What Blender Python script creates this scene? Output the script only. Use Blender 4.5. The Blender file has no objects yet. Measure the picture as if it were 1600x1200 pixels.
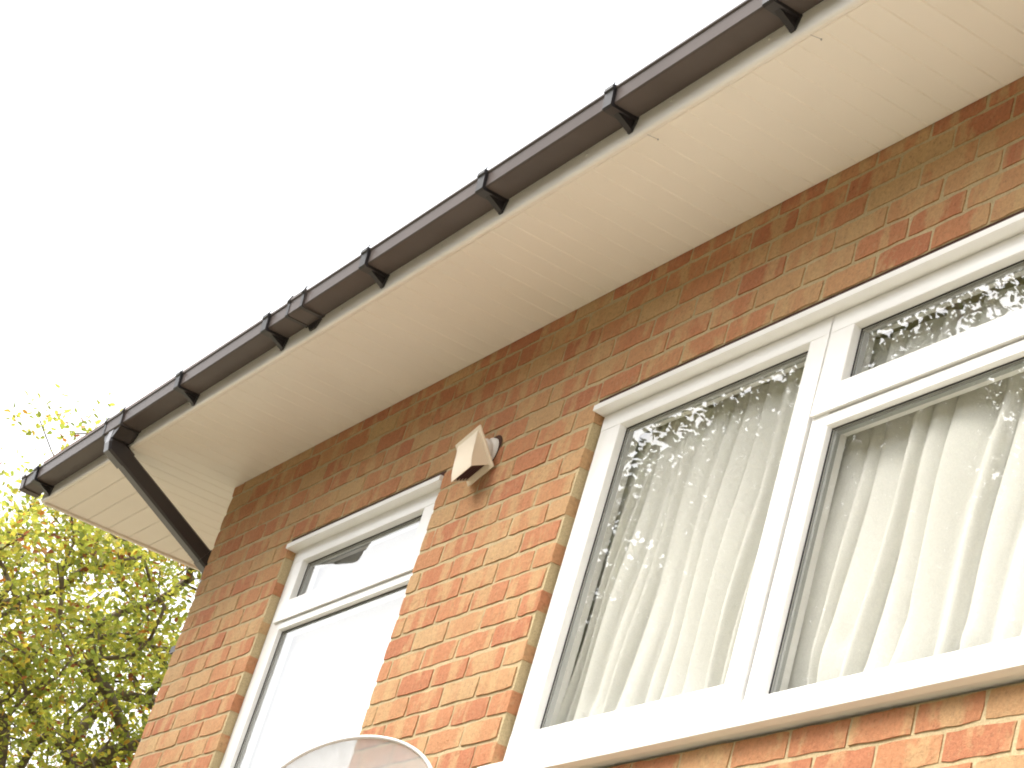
import bpy, math, random
import numpy as np
from mathutils import Vector, Matrix

sc = bpy.context.scene
COL = sc.collection
R = math.radians
random.seed(7)

# ------------------------------------------------------------------ camera
cam_d = bpy.data.cameras.new('camera')
cam = bpy.data.objects.new('camera', cam_d)
COL.objects.link(cam)
sc.camera = cam
cam_d.sensor_fit = 'HORIZONTAL'
cam_d.sensor_width = 36.0
cam_d.lens = 78.64
cam_d.shift_x = -0.28482
cam_d.shift_y = -0.11538
cam_d.clip_start = 0.05
cam_d.clip_end = 3000
cam.matrix_world = Matrix(((0.5810125, 0.2773839, 0.7651684, 8.69009),
                           (0.7838079, -0.4439493, -0.4342283, -2.58090),
                           (0.2192480, 0.8520371, -0.4753558, 1.90461),
                           (0, 0, 0, 1)))

# ------------------------------------------------------------------ sky, sun, exposure
SUN_DIR = Vector((-0.38, -0.50, 0.78)).normalized()      # towards the sun
world = bpy.data.worlds.new('World')
sc.world = world
world.use_nodes = True
wn = world.node_tree
for n in list(wn.nodes):
    wn.nodes.remove(n)
w_out = wn.nodes.new('ShaderNodeOutputWorld')
w_bg = wn.nodes.new('ShaderNodeBackground')
w_sky = wn.nodes.new('ShaderNodeTexSky')
w_sky.sky_type = 'NISHITA'
w_sky.sun_disc = False
w_sky.sun_elevation = math.asin(SUN_DIR.z)
w_sky.sun_rotation = math.atan2(SUN_DIR.x, SUN_DIR.y)
w_sky.air_density = 1.0
w_sky.dust_density = 4.0
w_sky.ozone_density = 1.0
w_hs = wn.nodes.new('ShaderNodeHueSaturation')           # overcast: hardly any blue left
w_hs.inputs['Saturation'].default_value = 0.12
wn.links.new(w_sky.outputs[0], w_hs.inputs['Color'])
wn.links.new(w_hs.outputs[0], w_bg.inputs['Color'])
w_bg.inputs['Strength'].default_value = 0.14
wn.links.new(w_bg.outputs[0], w_out.inputs['Surface'])

sun_d = bpy.data.lights.new('sun', 'SUN')
sun = bpy.data.objects.new('sun', sun_d)
COL.objects.link(sun)
sun_d.energy = 1.1
sun_d.angle = R(32)
sun_d.color = (1.0, 0.93, 0.82)
sun.rotation_euler = SUN_DIR.to_track_quat('Z', 'Y').to_euler()

sc.view_settings.view_transform = 'Standard'
sc.view_settings.look = 'None'
sc.view_settings.gamma = 1.0
sc.view_settings.use_curve_mapping = False
sc.view_settings.exposure = 1.85
sc.render.engine = 'CYCLES'
sc.cycles.filter_width = 1.9
sc.cycles.max_bounces = 10
sc.cycles.transparent_max_bounces = 12


# ------------------------------------------------------------------ node helpers
class Nodes:
    def __init__(self, name):
        self.m = bpy.data.materials.new(name)
        self.m.use_nodes = True
        self.t = self.m.node_tree
        for n in list(self.t.nodes):
            self.t.nodes.remove(n)
        self.out = self.t.nodes.new('ShaderNodeOutputMaterial')

    def n(self, kind, **kw):
        nd = self.t.nodes.new(kind)
        for k, v in kw.items():
            if hasattr(nd, k):
                setattr(nd, k, v)
            else:
                nd.inputs[k].default_value = v
        return nd

    def l(self, a, b):
        self.t.links.new(a, b)

    def math(self, op, a, b=None, clamp=False):
        nd = self.t.nodes.new('ShaderNodeMath')
        nd.operation = op
        nd.use_clamp = clamp
        for i, v in enumerate((a, b)):
            if v is None:
                continue
            if isinstance(v, (int, float)):
                nd.inputs[i].default_value = v
            else:
                self.l(v, nd.inputs[i])
        return nd.outputs[0]

    def mix(self, fac, a, b, kind='MIX'):
        nd = self.t.nodes.new('ShaderNodeMix')
        nd.data_type = 'RGBA'
        nd.blend_type = kind
        for sock, v in ((nd.inputs[0], fac), (nd.inputs[6], a), (nd.inputs[7], b)):
            if isinstance(v, (int, float)):
                sock.default_value = v
            elif isinstance(v, tuple):
                sock.default_value = (*v, 1.0)
            else:
                self.l(v, sock)
        return nd.outputs[2]

    def ramp(self, fac, stops):
        nd = self.t.nodes.new('ShaderNodeValToRGB')
        el = nd.color_ramp.elements
        while len(el) > 2:
            el.remove(el[-1])
        for i, (p, c) in enumerate(stops):
            e = el[i] if i < 2 else el.new(p)
            e.position = p
            e.color = (*c, 1.0) if isinstance(c, tuple) else (c, c, c, 1.0)
        self.l(fac, nd.inputs[0])
        return nd.outputs[0]

    def noise(self, vec, scale, detail=3.0, rough=0.55):
        nd = self.t.nodes.new('ShaderNodeTexNoise')
        nd.inputs['Scale'].default_value = scale
        nd.inputs['Detail'].default_value = detail
        nd.inputs['Roughness'].default_value = rough
        if vec is not None:
            self.l(vec, nd.inputs['Vector'])
        return nd.outputs['Fac']

    def bump(self, h, strength, dist):
        nd = self.t.nodes.new('ShaderNodeBump')
        nd.inputs['Strength'].default_value = strength
        nd.inputs['Distance'].default_value = dist
        self.l(h, nd.inputs['Height'])
        return nd.outputs[0]

    def principled(self, col, rough=0.5, normal=None, spec=0.5):
        p = self.t.nodes.new('ShaderNodeBsdfPrincipled')
        p.inputs['Specular IOR Level'].default_value = spec
        for sock, v in ((p.inputs['Base Color'], col), (p.inputs['Roughness'], rough)):
            if isinstance(v, (int, float)):
                sock.default_value = v
            elif isinstance(v, tuple):
                sock.default_value = (*v, 1.0)
            else:
                self.l(v, sock)
        if normal is not None:
            self.l(normal, p.inputs['Normal'])
        self.l(p.outputs[0], self.out.inputs['Surface'])
        return p


def plain(name, col, rough=0.5, spec=0.5, vary=0.06, scale=6.0, bump=0.0, bscale=60.0):
    k = Nodes(name)
    tc = k.n('ShaderNodeTexCoord')
    f = k.noise(tc.outputs['Object'], scale, 4.0)
    v = k.ramp(f, [(0.3, 1.0 - vary), (0.7, 1.0 + vary)])
    c = k.mix(1.0, col, v, 'MULTIPLY')
    nrm = None
    if bump:
        nrm = k.bump(k.noise(tc.outputs['Object'], bscale, 4.0), bump, 0.002)
    k.principled(c, rough, nrm, spec)
    return k.m


def brick_material(name, stuff):
    k = Nodes(name)
    at = k.n('ShaderNodeAttribute', attribute_name='bc')
    if stuff:
        tone = k.n('ShaderNodeAttribute', attribute_name='tone').outputs['Fac']
        vec = at.outputs['Vector']
    else:
        tone = k.n('ShaderNodeObjectInfo').outputs['Random']
        off = k.math('MULTIPLY', tone, 57.0)
        comb = k.n('ShaderNodeCombineXYZ')
        k.l(off, comb.inputs[0]); k.l(off, comb.inputs[1])
        add = k.n('ShaderNodeVectorMath', operation='ADD')
        k.l(at.outputs['Vector'], add.inputs[0]); k.l(comb.outputs[0], add.inputs[1])
        vec = add.outputs[0]
    main = k.ramp(tone, [(0.0, (0.44, 0.175, 0.092)), (0.15, (0.47, 0.200, 0.102)),
                         (0.45, (0.50, 0.232, 0.116)), (0.68, (0.50, 0.262, 0.130)),
                         (0.85, (0.51, 0.298, 0.150)), (0.95, (0.51, 0.322, 0.166)), (1.0, (0.52, 0.345, 0.178))])
    sq = k.n('ShaderNodeVectorMath', operation='MULTIPLY')
    k.l(vec, sq.inputs[0]); sq.inputs[1].default_value = (13.0, 13.0, 4.0)
    wob = k.n('ShaderNodeVectorMath', operation='ADD')
    wn_ = k.n('ShaderNodeTexNoise'); wn_.inputs['Scale'].default_value = 45.0
    k.l(vec, wn_.inputs['Vector'])
    wsc = k.n('ShaderNodeVectorMath', operation='SCALE'); wsc.inputs['Scale'].default_value = 0.35
    k.l(wn_.outputs['Color'], wsc.inputs[0])
    k.l(sq.outputs[0], wob.inputs[0]); k.l(wsc.outputs[0], wob.inputs[1])
    band = k.noise(wob.outputs[0], 1.0, 2.0, 0.5)
    bandf = k.ramp(band, [(0.50, 0.0), (0.60, 0.75)])
    c = k.mix(bandf, main, (0.53, 0.345, 0.175))
    dk = k.noise(wob.outputs[0], 0.6, 2.0, 0.5)
    c = k.mix(k.ramp(dk, [(0.57, 0.0), (0.70, 0.35)]), c, (0.46, 0.18, 0.09))
    sp = k.noise(vec, 85.0, 7.0, 0.8)
    c = k.mix(1.0, c, k.ramp(sp, [(0.30, 0.55), (0.43, 1.0), (0.72, 1.30)]), 'MULTIPLY')
    bl = k.noise(vec, 42.0, 5.0, 0.65)
    c = k.mix(k.ramp(bl, [(0.55, 0.0), (0.75, 0.55)]), c, (0.56, 0.37, 0.20))
    nrm = k.bump(k.noise(vec, 80.0, 7.0, 0.8), 1.0, 0.006)
    k.principled(c, 0.92, nrm, 0.2)
    return k.m


def mortar_material():
    k = Nodes('mortar')
    tc = k.n('ShaderNodeTexCoord')
    o = tc.outputs['Object']
    a = k.noise(o, 4.0, 4.0)
    c = k.ramp(a, [(0.3, (0.50, 0.395, 0.225)), (0.7, (0.60, 0.475, 0.285))])
    b = k.noise(o, 220.0, 4.0, 0.7)
    c = k.mix(1.0, c, k.ramp(b, [(0.3, 0.75), (0.7, 1.12)]), 'MULTIPLY')
    k.principled(c, 0.95, k.bump(k.noise(o, 90.0, 6.0, 0.7), 0.8, 0.004), 0.15)
    return k.m


def glass_material(f0):
    k = Nodes('window_glass')
    lw = k.n('ShaderNodeLayerWeight')
    p5 = k.math('POWER', lw.outputs['Facing'], 5.0)
    fr = k.math('ADD', k.math('MULTIPLY', p5, 1.0 - f0), f0, True)
    tr = k.n('ShaderNodeBsdfTransparent')
    tr.inputs[0].default_value = (0.97, 0.97, 0.955, 1)
    gl = k.n('ShaderNodeBsdfGlossy')
    gl.inputs['Roughness'].default_value = 0.006
    gl.inputs['Color'].default_value = (1, 1, 1, 1)
    tc = k.n('ShaderNodeTexCoord')
    k.l(k.bump(k.noise(tc.outputs['Object'], 2.5, 2.0), 0.005, 0.02), gl.inputs['Normal'])
    mx = k.n('ShaderNodeMixShader')
    k.l(fr, mx.inputs[0]); k.l(tr.outputs[0], mx.inputs[1]); k.l(gl.outputs[0], mx.inputs[2])
    k.l(mx.outputs[0], k.out.inputs['Surface'])
    return k.m


def cloth_material(name, col, trans):
    k = Nodes(name)
    tc = k.n('ShaderNodeTexCoord')
    wv = k.noise(tc.outputs['Object'], 300.0, 2.0)
    c = k.mix(1.0, col, k.ramp(wv, [(0.3, 0.94), (0.7, 1.04)]), 'MULTIPLY')
    d = k.n('ShaderNodeBsdfDiffuse')
    t = k.n('ShaderNodeBsdfTranslucent')
    k.l(c, d.inputs[0]); k.l(c, t.inputs[0])
    mx = k.n('ShaderNodeMixShader')
    mx.inputs[0].default_value = trans
    k.l(d.outputs[0], mx.inputs[1]); k.l(t.outputs[0], mx.inputs[2])
    k.l(mx.outputs[0], k.out.inputs['Surface'])
    return k.m


def leaf_material(name, stops):
    k = Nodes(name)
    at = k.n('ShaderNodeAttribute', attribute_name='tone')
    c = k.ramp(at.outputs['Fac'], stops)
    d = k.n('ShaderNodeBsdfPrincipled')
    d.inputs['Roughness'].default_value = 0.5
    d.inputs['Specular IOR Level'].default_value = 0.3
    t = k.n('ShaderNodeBsdfTranslucent')
    k.l(c, d.inputs['Base Color']); k.l(c, t.inputs[0])
    mx = k.n('ShaderNodeMixShader')
    mx.inputs[0].default_value = 0.6
    k.l(d.outputs[0], mx.inputs[1]); k.l(t.outputs[0], mx.inputs[2])
    k.l(mx.outputs[0], k.out.inputs['Surface'])
    return k.m


def dish_material():
    k = Nodes('perforated_dish')
    tc = k.n('ShaderNodeTexCoord')                        # holes far finer than a pixel: an even share of open area
    hole = k.ramp(k.noise(tc.outputs['Object'], 30.0, 2.0), [(0.3, 0.27), (0.7, 0.33)])
    p = k.n('ShaderNodeBsdfPrincipled')
    p.inputs['Base Color'].default_value = (0.40, 0.385, 0.37, 1)
    p.inputs['Roughness'].default_value = 0.5
    tr = k.n('ShaderNodeBsdfTransparent')
    mx = k.n('ShaderNodeMixShader')
    k.l(hole, mx.inputs[0]); k.l(p.outputs[0], mx.inputs[1]); k.l(tr.outputs[0], mx.inputs[2])
    k.l(mx.outputs[0], k.out.inputs['Surface'])
    return k.m


M = {}
M['brick'] = brick_material('brick_face', False)
M['bricks'] = brick_material('brick_face_joined', True)
M['mortar'] = mortar_material()
M['upvc'] = plain('white_upvc', (0.86, 0.85, 0.83), 0.28, 0.5, 0.015)
M['gasket'] = plain('black_gasket', (0.02, 0.02, 0.02), 0.6)
M['spacer'] = plain('spacer_bar', (0.36, 0.37, 0.36), 0.35)
M['glass'] = glass_material(0.125)
M['soffit'] = plain('soffit_board', (0.80, 0.75, 0.67), 0.38, 0.4, 0.03, 1.6)
M['fascia'] = plain('fascia_board', (0.84, 0.80, 0.73), 0.3, 0.5, 0.03, 3.0)
M['gutter'] = plain('dark_gutter_plastic', (0.105, 0.088, 0.082), 0.34, 0.05, 0.15, 2.2, 0.03, 8.0)
M['bracket'] = plain('black_bracket_plastic', (0.016, 0.013, 0.014), 0.45, 0.5, 0.12)
M['pipe'] = plain('dark_downpipe_plastic', (0.040, 0.034, 0.034), 0.30, 0.5, 0.15, 3.0)
M['lintel'] = plain('rusty_steel', (0.075, 0.035, 0.025), 0.8, 0.2, 0.2, 20.0)
M['vent'] = plain('cream_vent_plastic', (0.80, 0.69, 0.54), 0.45, 0.4, 0.03)
M['louvre'] = plain('brown_louvre', (0.09, 0.035, 0.03), 0.6, 0.3, 0.1)
M['duct'] = plain('white_duct', (0.80, 0.77, 0.72), 0.45)
M['dish'] = dish_material()
M['dish_rim'] = plain('dish_rim', (0.74, 0.71, 0.69), 0.45)
M['metal'] = plain('grey_metal', (0.30, 0.30, 0.30), 0.45)
M['curtain'] = cloth_material('net_curtain', (0.90, 0.89, 0.83), 0.2)
M['brightener'] = cloth_material('pale_brightener', (0.86, 0.87, 0.88), 0.1)  # cloth of the sheet added to brighten the narrow pane
M['room'] = plain('room_paint', (0.74, 0.64, 0.46), 0.9, 0.2)
M['roof'] = plain('roof_tiles', (0.16, 0.10, 0.08), 0.85, 0.2, 0.25, 5.0, 0.6, 20.0)
M['bark'] = plain('bark', (0.15, 0.12, 0.08), 0.9, 0.2, 0.3, 12.0, 0.8, 40.0)
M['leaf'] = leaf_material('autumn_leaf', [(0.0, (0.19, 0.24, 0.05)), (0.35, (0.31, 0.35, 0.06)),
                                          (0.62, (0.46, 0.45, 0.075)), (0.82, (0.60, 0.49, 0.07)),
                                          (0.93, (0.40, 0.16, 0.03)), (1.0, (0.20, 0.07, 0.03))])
M['leaf2'] = leaf_material('green_leaf', [(0.0, (0.035, 0.06, 0.012)), (0.6, (0.07, 0.10, 0.02)), (1.0, (0.15, 0.14, 0.03))])
M['nail'] = plain('nail_cap', (0.75, 0.72, 0.66), 0.4)


def ground_material():
    k = Nodes('paving_and_grass')
    tc = k.n('ShaderNodeTexCoord')
    o = tc.outputs['Object']
    a = k.noise(o, 0.25, 5.0)
    c = k.ramp(a, [(0.42, (0.36, 0.315, 0.25)), (0.58, (0.29, 0.275, 0.19))])
    c = k.mix(1.0, c, k.ramp(k.noise(o, 9.0, 5.0), [(0.3, 0.8), (0.7, 1.15)]), 'MULTIPLY')
    k.principled(c, 0.9, k.bump(k.noise(o, 30.0, 5.0), 0.5, 0.02), 0.2)
    return k.m


M['ground'] = ground_material()


# ------------------------------------------------------------------ mesh helpers
class MB:
    def __init__(self):
        self.v = []
        self.f = []

    def add(self, verts, faces):
        o = len(self.v)
        self.v += [tuple(p) for p in verts]
        self.f += [tuple(i + o for i in f) for f in faces]
        return self

    def box(self, x0, x1, y0, y1, z0, z1):
        return self.add([(x0, y0, z0), (x1, y0, z0), (x1, y1, z0), (x0, y1, z0),
                         (x0, y0, z1), (x1, y0, z1), (x1, y1, z1), (x0, y1, z1)],
                        [(0, 3, 2, 1), (4, 5, 6, 7), (0, 1, 5, 4), (1, 2, 6, 5), (2, 3, 7, 6), (3, 0, 4, 7)])

    def prism(self, a, b):
        """closed prism between two matching polygons"""
        n = len(a)
        self.add(list(a) + list(b),
                 [tuple(range(n - 1, -1, -1)), tuple(range(n, 2 * n))] +
                 [(i, (i + 1) % n, n + (i + 1) % n, n + i) for i in range(n)])
        return self

    def along_x(self, prof, x0, x1):
        return self.prism([(x0, y, z) for y, z in prof], [(x1, y, z) for y, z in prof])

    def sweep(self, rings, closed_ends=True):
        n = len(rings[0])
        vs = [p for r in rings for p in r]
        fs = []
        for k in range(len(rings) - 1):
            for i in range(n):
                j = (i + 1) % n
                fs.append((k * n + i, k * n + j, (k + 1) * n + j, (k + 1) * n + i))
        if closed_ends:
            fs.append(tuple(range(n - 1, -1, -1)))
            fs.append(tuple((len(rings) - 1) * n + i for i in range(n)))
        return self.add(vs, fs)

    def tube(self, p0, p1, r0, r1, n=12):
        p0, p1 = Vector(p0), Vector(p1)
        q = (p1 - p0).to_track_quat('Z', 'Y')
        rings = []
        for p, r in ((p0, r0), (p1, r1)):
            rings.append([tuple(p + q @ Vector((r * math.cos(t * 2 * math.pi / n), r * math.sin(t * 2 * math.pi / n), 0))) for t in range(n)])
        return self.sweep(rings)

    def mesh(self, name):
        me = bpy.data.meshes.new(name)
        me.from_pydata(self.v, [], self.f)
        import bmesh
        bm = bmesh.new(); bm.from_mesh(me)
        bmesh.ops.recalc_face_normals(bm, faces=bm.faces)
        bm.to_mesh(me); bm.free()
        return me

    def build(self, name, mat, parent=None, bevel=0.0, smooth=False):
        me = self.mesh(name)
        me.materials.append(M[mat])
        o = link(name, me, parent)
        if smooth:
            for p in me.polygons:
                p.use_smooth = True
        if bevel:
            b = o.modifiers.new('edge', 'BEVEL')
            b.width = bevel; b.segments = 2; b.limit_method = 'ANGLE'; b.angle_limit = R(40)
        return o


def link(name, me, parent=None):
    o = bpy.data.objects.new(name, me)
    COL.objects.link(o)
    if parent is not None:
        o.parent = parent
    return o


def thing(name, label, cat, loc=(0, 0, 0), group=None):
    o = bpy.data.objects.new(name, None)
    COL.objects.link(o)
    o.location = loc
    tag(o, label, cat, group)
    return o


def tag(o, label=None, cat=None, group=None, kind=None):
    for k, v in (('label', label), ('category', cat), ('group', group), ('kind', kind)):
        if v:
            o[k] = v
    return o


def part_group(name, parent, label=None):
    o = bpy.data.objects.new(name, None)
    COL.objects.link(o)
    o.parent = parent
    if label:
        o['label'] = label
    return o


# ------------------------------------------------------------------ measures of the house (metres)
SOF = 5.0                    # soffit level
ZJ1 = 4.955                  # first bed joint under the soffit
CRS = 0.075
FAS = 0.4534                 # fascia face stands this far in front of the wall
VERGE = -1.175
WALL_R = 8.0
BW = dict(x0=3.157, x1=5.76, z0=3.38, z1=4.58)      # large window opening
SW = dict(x0=0.912, x1=2.165, z0=3.08, z1=4.58)     # narrow window opening

# ------------------------------------------------------------------ ground
g = MB().add([(-400, -400, 0), (400, -400, 0), (400, 400, 0), (-400, 400, 0)], [(0, 1, 2, 3)]).build('ground', 'ground')
tag(g, kind='structure')

# ------------------------------------------------------------------ house
house = thing('brick_house', 'orange brick house with white soffit, dark gutter and white framed windows', 'house')

# --- front wall with its bricks
wall = MB()
Y0, Y1 = 0.0018, 0.1
e = 0.004
xs = [(e, SW['x0'] - e), (SW['x1'] + e, BW['x0'] - e), (BW['x1'] + e, WALL_R)]
for a, b in xs:
    wall.box(a, b, Y0, Y1, 0, 5.03)
wall.box(SW['x0'] - e, SW['x1'] + e, Y0, Y1, 0, SW['z0'] - e)
wall.box(SW['x0'] - e, SW['x1'] + e, Y0, Y1, SW['z1'] + e, 5.03)
wall.box(BW['x0'] - e, BW['x1'] + e, Y0, Y1, 0, BW['z0'] - e)
wall.box(BW['x0'] - e, BW['x1'] + e, Y0, Y1, BW['z1'] + e, 5.03)
wall.box(e, 0.1, Y1, 6.0, 0, 5.03)                   # gable return
front = wall.build('front_wall', 'mortar', house)
front['label'] = 'front wall of orange bricks in sandy mortar'


def brick_geo(L, D, rng, nx=5, nz=2, H=0.065):
    """front face grid in y=0, sides running back to y=D; rough arrises"""
    v, f = [], []
    for j in range(nz + 1):
        for i in range(nx + 1):
            x, z = 0.001 + (L - 0.002) * i / nx, 0.001 + (H - 0.002) * j / nz
            edge = i in (0, nx) or j in (0, nz)
            y = rng.uniform(-0.0008, 0.0008)
            if edge:
                y += 0.0008
                if i in (0, nx):
                    x += rng.uniform(-0.0032, 0.0024) * (1 if i else -1)
                if j in (0, nz):
                    z += rng.uniform(-0.0026, 0.0020) * (1 if j else -1)
                if i in (0, nx) and j in (0, nz):
                    x += 0.0012 * (1 if i == 0 else -1)
                    z += 0.001 * (1 if j == 0 else -1)
                    y += 0.0006
            v.append((x, y, z))
    for j in range(nz):
        for i in range(nx):
            a = j * (nx + 1) + i
            f.append((a, a + 1, a + nx + 2, a + nx + 1))
    rim = list(range(nx + 1)) + [(j + 1) * (nx + 1) + nx for j in range(nz)] + \
        [nz * (nx + 1) + i for i in range(nx - 1, -1, -1)] + [j * (nx + 1) for j in range(nz - 1, 0, -1)]
    base = len(v)
    for r in rim:
        x, y, z = v[r]
        v.append((x, D, z))
    n = len(rim)
    for k in range(n):
        a, b = rim[k], rim[(k + 1) % n]
        f.append((b, a, base + k, base + (k + 1) % n))
    return v, f


BRNG = random.Random(11)
brick_lib = {}


def brick_mesh(L, D):
    key = (round(L, 3), D)
    lib = brick_lib.setdefault(key, [])
    limit = 26 if L > 0.2 else 10
    if len(lib) < limit:
        v, f = brick_geo(L, D, BRNG, 6 if L > 0.15 else 4, 2)
        me = bpy.data.meshes.new('brick')
        me.from_pydata(v, [], f)
        at = me.attributes.new('bc', 'FLOAT_VECTOR', 'POINT')
        at.data.foreach_set('vector', [c for p in v for c in p])
        me.materials.append(M['brick'])
        lib.append(me)
        return me
    return BRNG.choice(lib)


def clip_openings(a, b, zc):
    segs = [(a, b)]
    for o in (SW, BW):
        if o['z0'] < zc < o['z1']:
            nxt = []
            for s, t in segs:
                if t <= o['x0'] + 0.001 or s >= o['x1'] - 0.001:
                    nxt.append((s, t))
                    continue
                if s < o['x0'] - 0.012:
                    nxt.append((s, o['x0']))
                if t > o['x1'] + 0.012:
                    nxt.append((o['x1'], t))
            segs = nxt
    return segs


specs = []           # x, z, length, depth
for r in range(0, 66):
    zt = ZJ1 - CRS * (r - 1)
    z = zt - CRS + 0.005
    if z < 0:
        break
    full = (r % 2 == 1)
    x = 0.0
    first = True
    while x < WALL_R:
        L = 0.1025 if (first and not full) else 0.215
        D = 0.215 if (first and not full) else 0.1025
        for s, t in clip_openings(x, x + L, z + 0.03):
            specs.append((s, z, t - s, D))
        x += L + 0.010
        first = False
# merge slivers at the jambs with their neighbour
specs2 = []
for s in sorted(specs, key=lambda q: (-q[1], q[0])):
    if specs2 and specs2[-1][1] == s[1] and (s[2] < 0.045 or specs2[-1][2] < 0.045) and abs(specs2[-1][0] + specs2[-1][2] + 0.010 - s[0]) < 0.004:
        p = specs2.pop()
        specs2.append((p[0], s[1], s[0] + s[2] - p[0], 0.1025))
    else:
        specs2.append(s)
specs = specs2

inv = cam.matrix_world.inverted()


def project(p):
    q = inv @ Vector(p)
    if q.z > -0.1:
        return None
    s = 78.64 / 36.0
    u = 0.5 + s * q.x / -q.z + 0.28482
    w = 0.5 + (s * q.y / -q.z + 0.11538) * (4 / 3)
    return u, 1 - w


def size_in_view(s):
    c = project((s[0] + s[2] / 2, 0, s[1] + 0.03))
    if c is None or not (-0.01 < c[0] < 1.01 and -0.01 < c[1] < 1.01):
        return 0
    if s[1] > 4.985:
        return 0
    a, b, d = project((s[0], 0, s[1])), project((s[0] + s[2], 0, s[1])), project((s[0], 0, s[1] + 0.065))
    return abs((b[0] - a[0]) * (d[1] - a[1]) - (b[1] - a[1]) * (d[0] - a[0]))


specs.sort(key=size_in_view, reverse=True)
JR = random.Random(5)
singles = [s for s in specs[:300] if size_in_view(s) > 0]
rest = specs[len(singles):]
for (x, z, L, D) in singles:
    o = link('brick', brick_mesh(L, D), front)
    o.location = (x, JR.uniform(-0.0030, -0.0012), z + JR.uniform(-0.0012, 0.0012))
    o.rotation_euler = (JR.uniform(-0.016, 0.006), JR.uniform(-0.004, 0.004), JR.uniform(-0.0015, 0.0015))

bv, bf, bbc, btone = [], [], [], []


def add_joined(v, f, place, tone, off):
    o = len(bv)
    for p in v:
        bv.append(place(p))
        bbc.extend((p[0] + off, p[1] + off, p[2]))
        btone.append(tone)
    bf.extend(tuple(i + o for i in q) for q in f)


JLIB = {}


def joined_geo(L, D):
    key = (round(L, 3), D)
    if key not in JLIB:
        JLIB[key] = [brick_geo(L, D, BRNG, 3, 1) for _ in range(4)]
    return BRNG.choice(JLIB[key])


for (x, z, L, D) in rest:
    v, f = joined_geo(L, D)
    dy = JR.uniform(-0.0030, -0.0012)
    add_joined(v, f, (lambda p, x=x, z=z, dy=dy: (p[0] + x, p[1] + dy, p[2] + z)), JR.random(), JR.uniform(0, 60))
for r in range(0, 66):                                # gable end
    z = ZJ1 - CRS * (r - 1) - CRS + 0.005
    if z < 0:
        break
    y = 0.225 if r % 2 == 0 else 0.1125
    while y < 5.9:
        v, f = joined_geo(0.215, 0.1025)
        add_joined(v, f, (lambda p, y=y, z=z: (p[1], y + 0.215 - p[0], p[2] + z)), JR.random(), JR.uniform(0, 60))
        y += 0.225
me = bpy.data.meshes.new('bricks')
me.from_pydata(bv, [], bf)
me.attributes.new('bc', 'FLOAT_VECTOR', 'POINT').data.foreach_set('vector', bbc)
me.attributes.new('tone', 'FLOAT', 'POINT').data.foreach_set('value', btone)
me.materials.append(M['bricks'])
o = link('bricks', me, front)
o['kind'] = 'stuff'

# --- room behind the windows
rm = MB()
rx0, rx1, ry0, ry1, rz0, rz1 = 0.11, 7.9, 0.101, 3.4, 2.5, 4.74
rm.add([(rx0, ry0, rz0), (rx1, ry0, rz0), (rx1, ry1, rz0), (rx0, ry1, rz0), (rx0, ry0, rz1), (rx1, ry0, rz1), (rx1, ry1, rz1), (rx0, ry1, rz1)],
       [(0, 1, 2, 3), (4, 7, 6, 5), (1, 5, 6, 2), (2, 6, 7, 3), (3, 7, 4, 0)])
rm.box(2.6, 2.7, 0.1015, 3.39, 2.51, 4.73)
rm.box(3.0, 5.95, 0.1015, 0.42, 4.538, 4.70)             # plastered underside of the window heads
rm.box(0.75, 2.35, 0.1015, 0.42, 4.538, 4.70)
rm.build('room_interior', 'room', house)

# --- soffit boards
soffit = part_group('soffit', house, 'white boarded soffit under the eaves')
MA, MBv = Vector((-0.13, -FAS)), Vector((VERGE, 0.42))      # line where the board direction changes
mdir = (MBv - MA).normalized()
mnor = Vector((-mdir.y, mdir.x))                             # points to the outer corner side
if mnor.dot(Vector((VERGE, -FAS)) - MA) < 0:
    mnor = -mnor


def clip_poly(poly, keep_outer):
    out = []
    n = len(poly)
    sg = 1 if keep_outer else -1
    for i in range(n):
        p, q = poly[i], poly[(i + 1) % n]
        dp, dq = sg * (Vector(p) - MA).dot(mnor) - 0.002, sg * (Vector(q) - MA).dot(mnor) - 0.002
        if dp >= 0:
            out.append(p)
        if dp * dq < 0:
            t = dp / (dp - dq)
            out.append((p[0] + (q[0] - p[0]) * t, p[1] + (q[1] - p[1]) * t))
    return out


def soffit_board(poly):
    if len(poly) < 3:
        return
    m = MB()
    z0, z1 = SOF, SOF + 0.012
    cx = sum(p[0] for p in poly) / len(poly); cy = sum(p[1] for p in poly) / len(poly)
    m.prism([(p[0], p[1], z0) for p in poly], [(p[0], p[1], z1) for p in poly])
    b = m.build('board', 'soffit', soffit)
    bev = b.modifiers.new('edge', 'BEVEL')
    bev.width = 0.003; bev.segments = 1; bev.limit_method = 'ANGLE'
    return b


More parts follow.
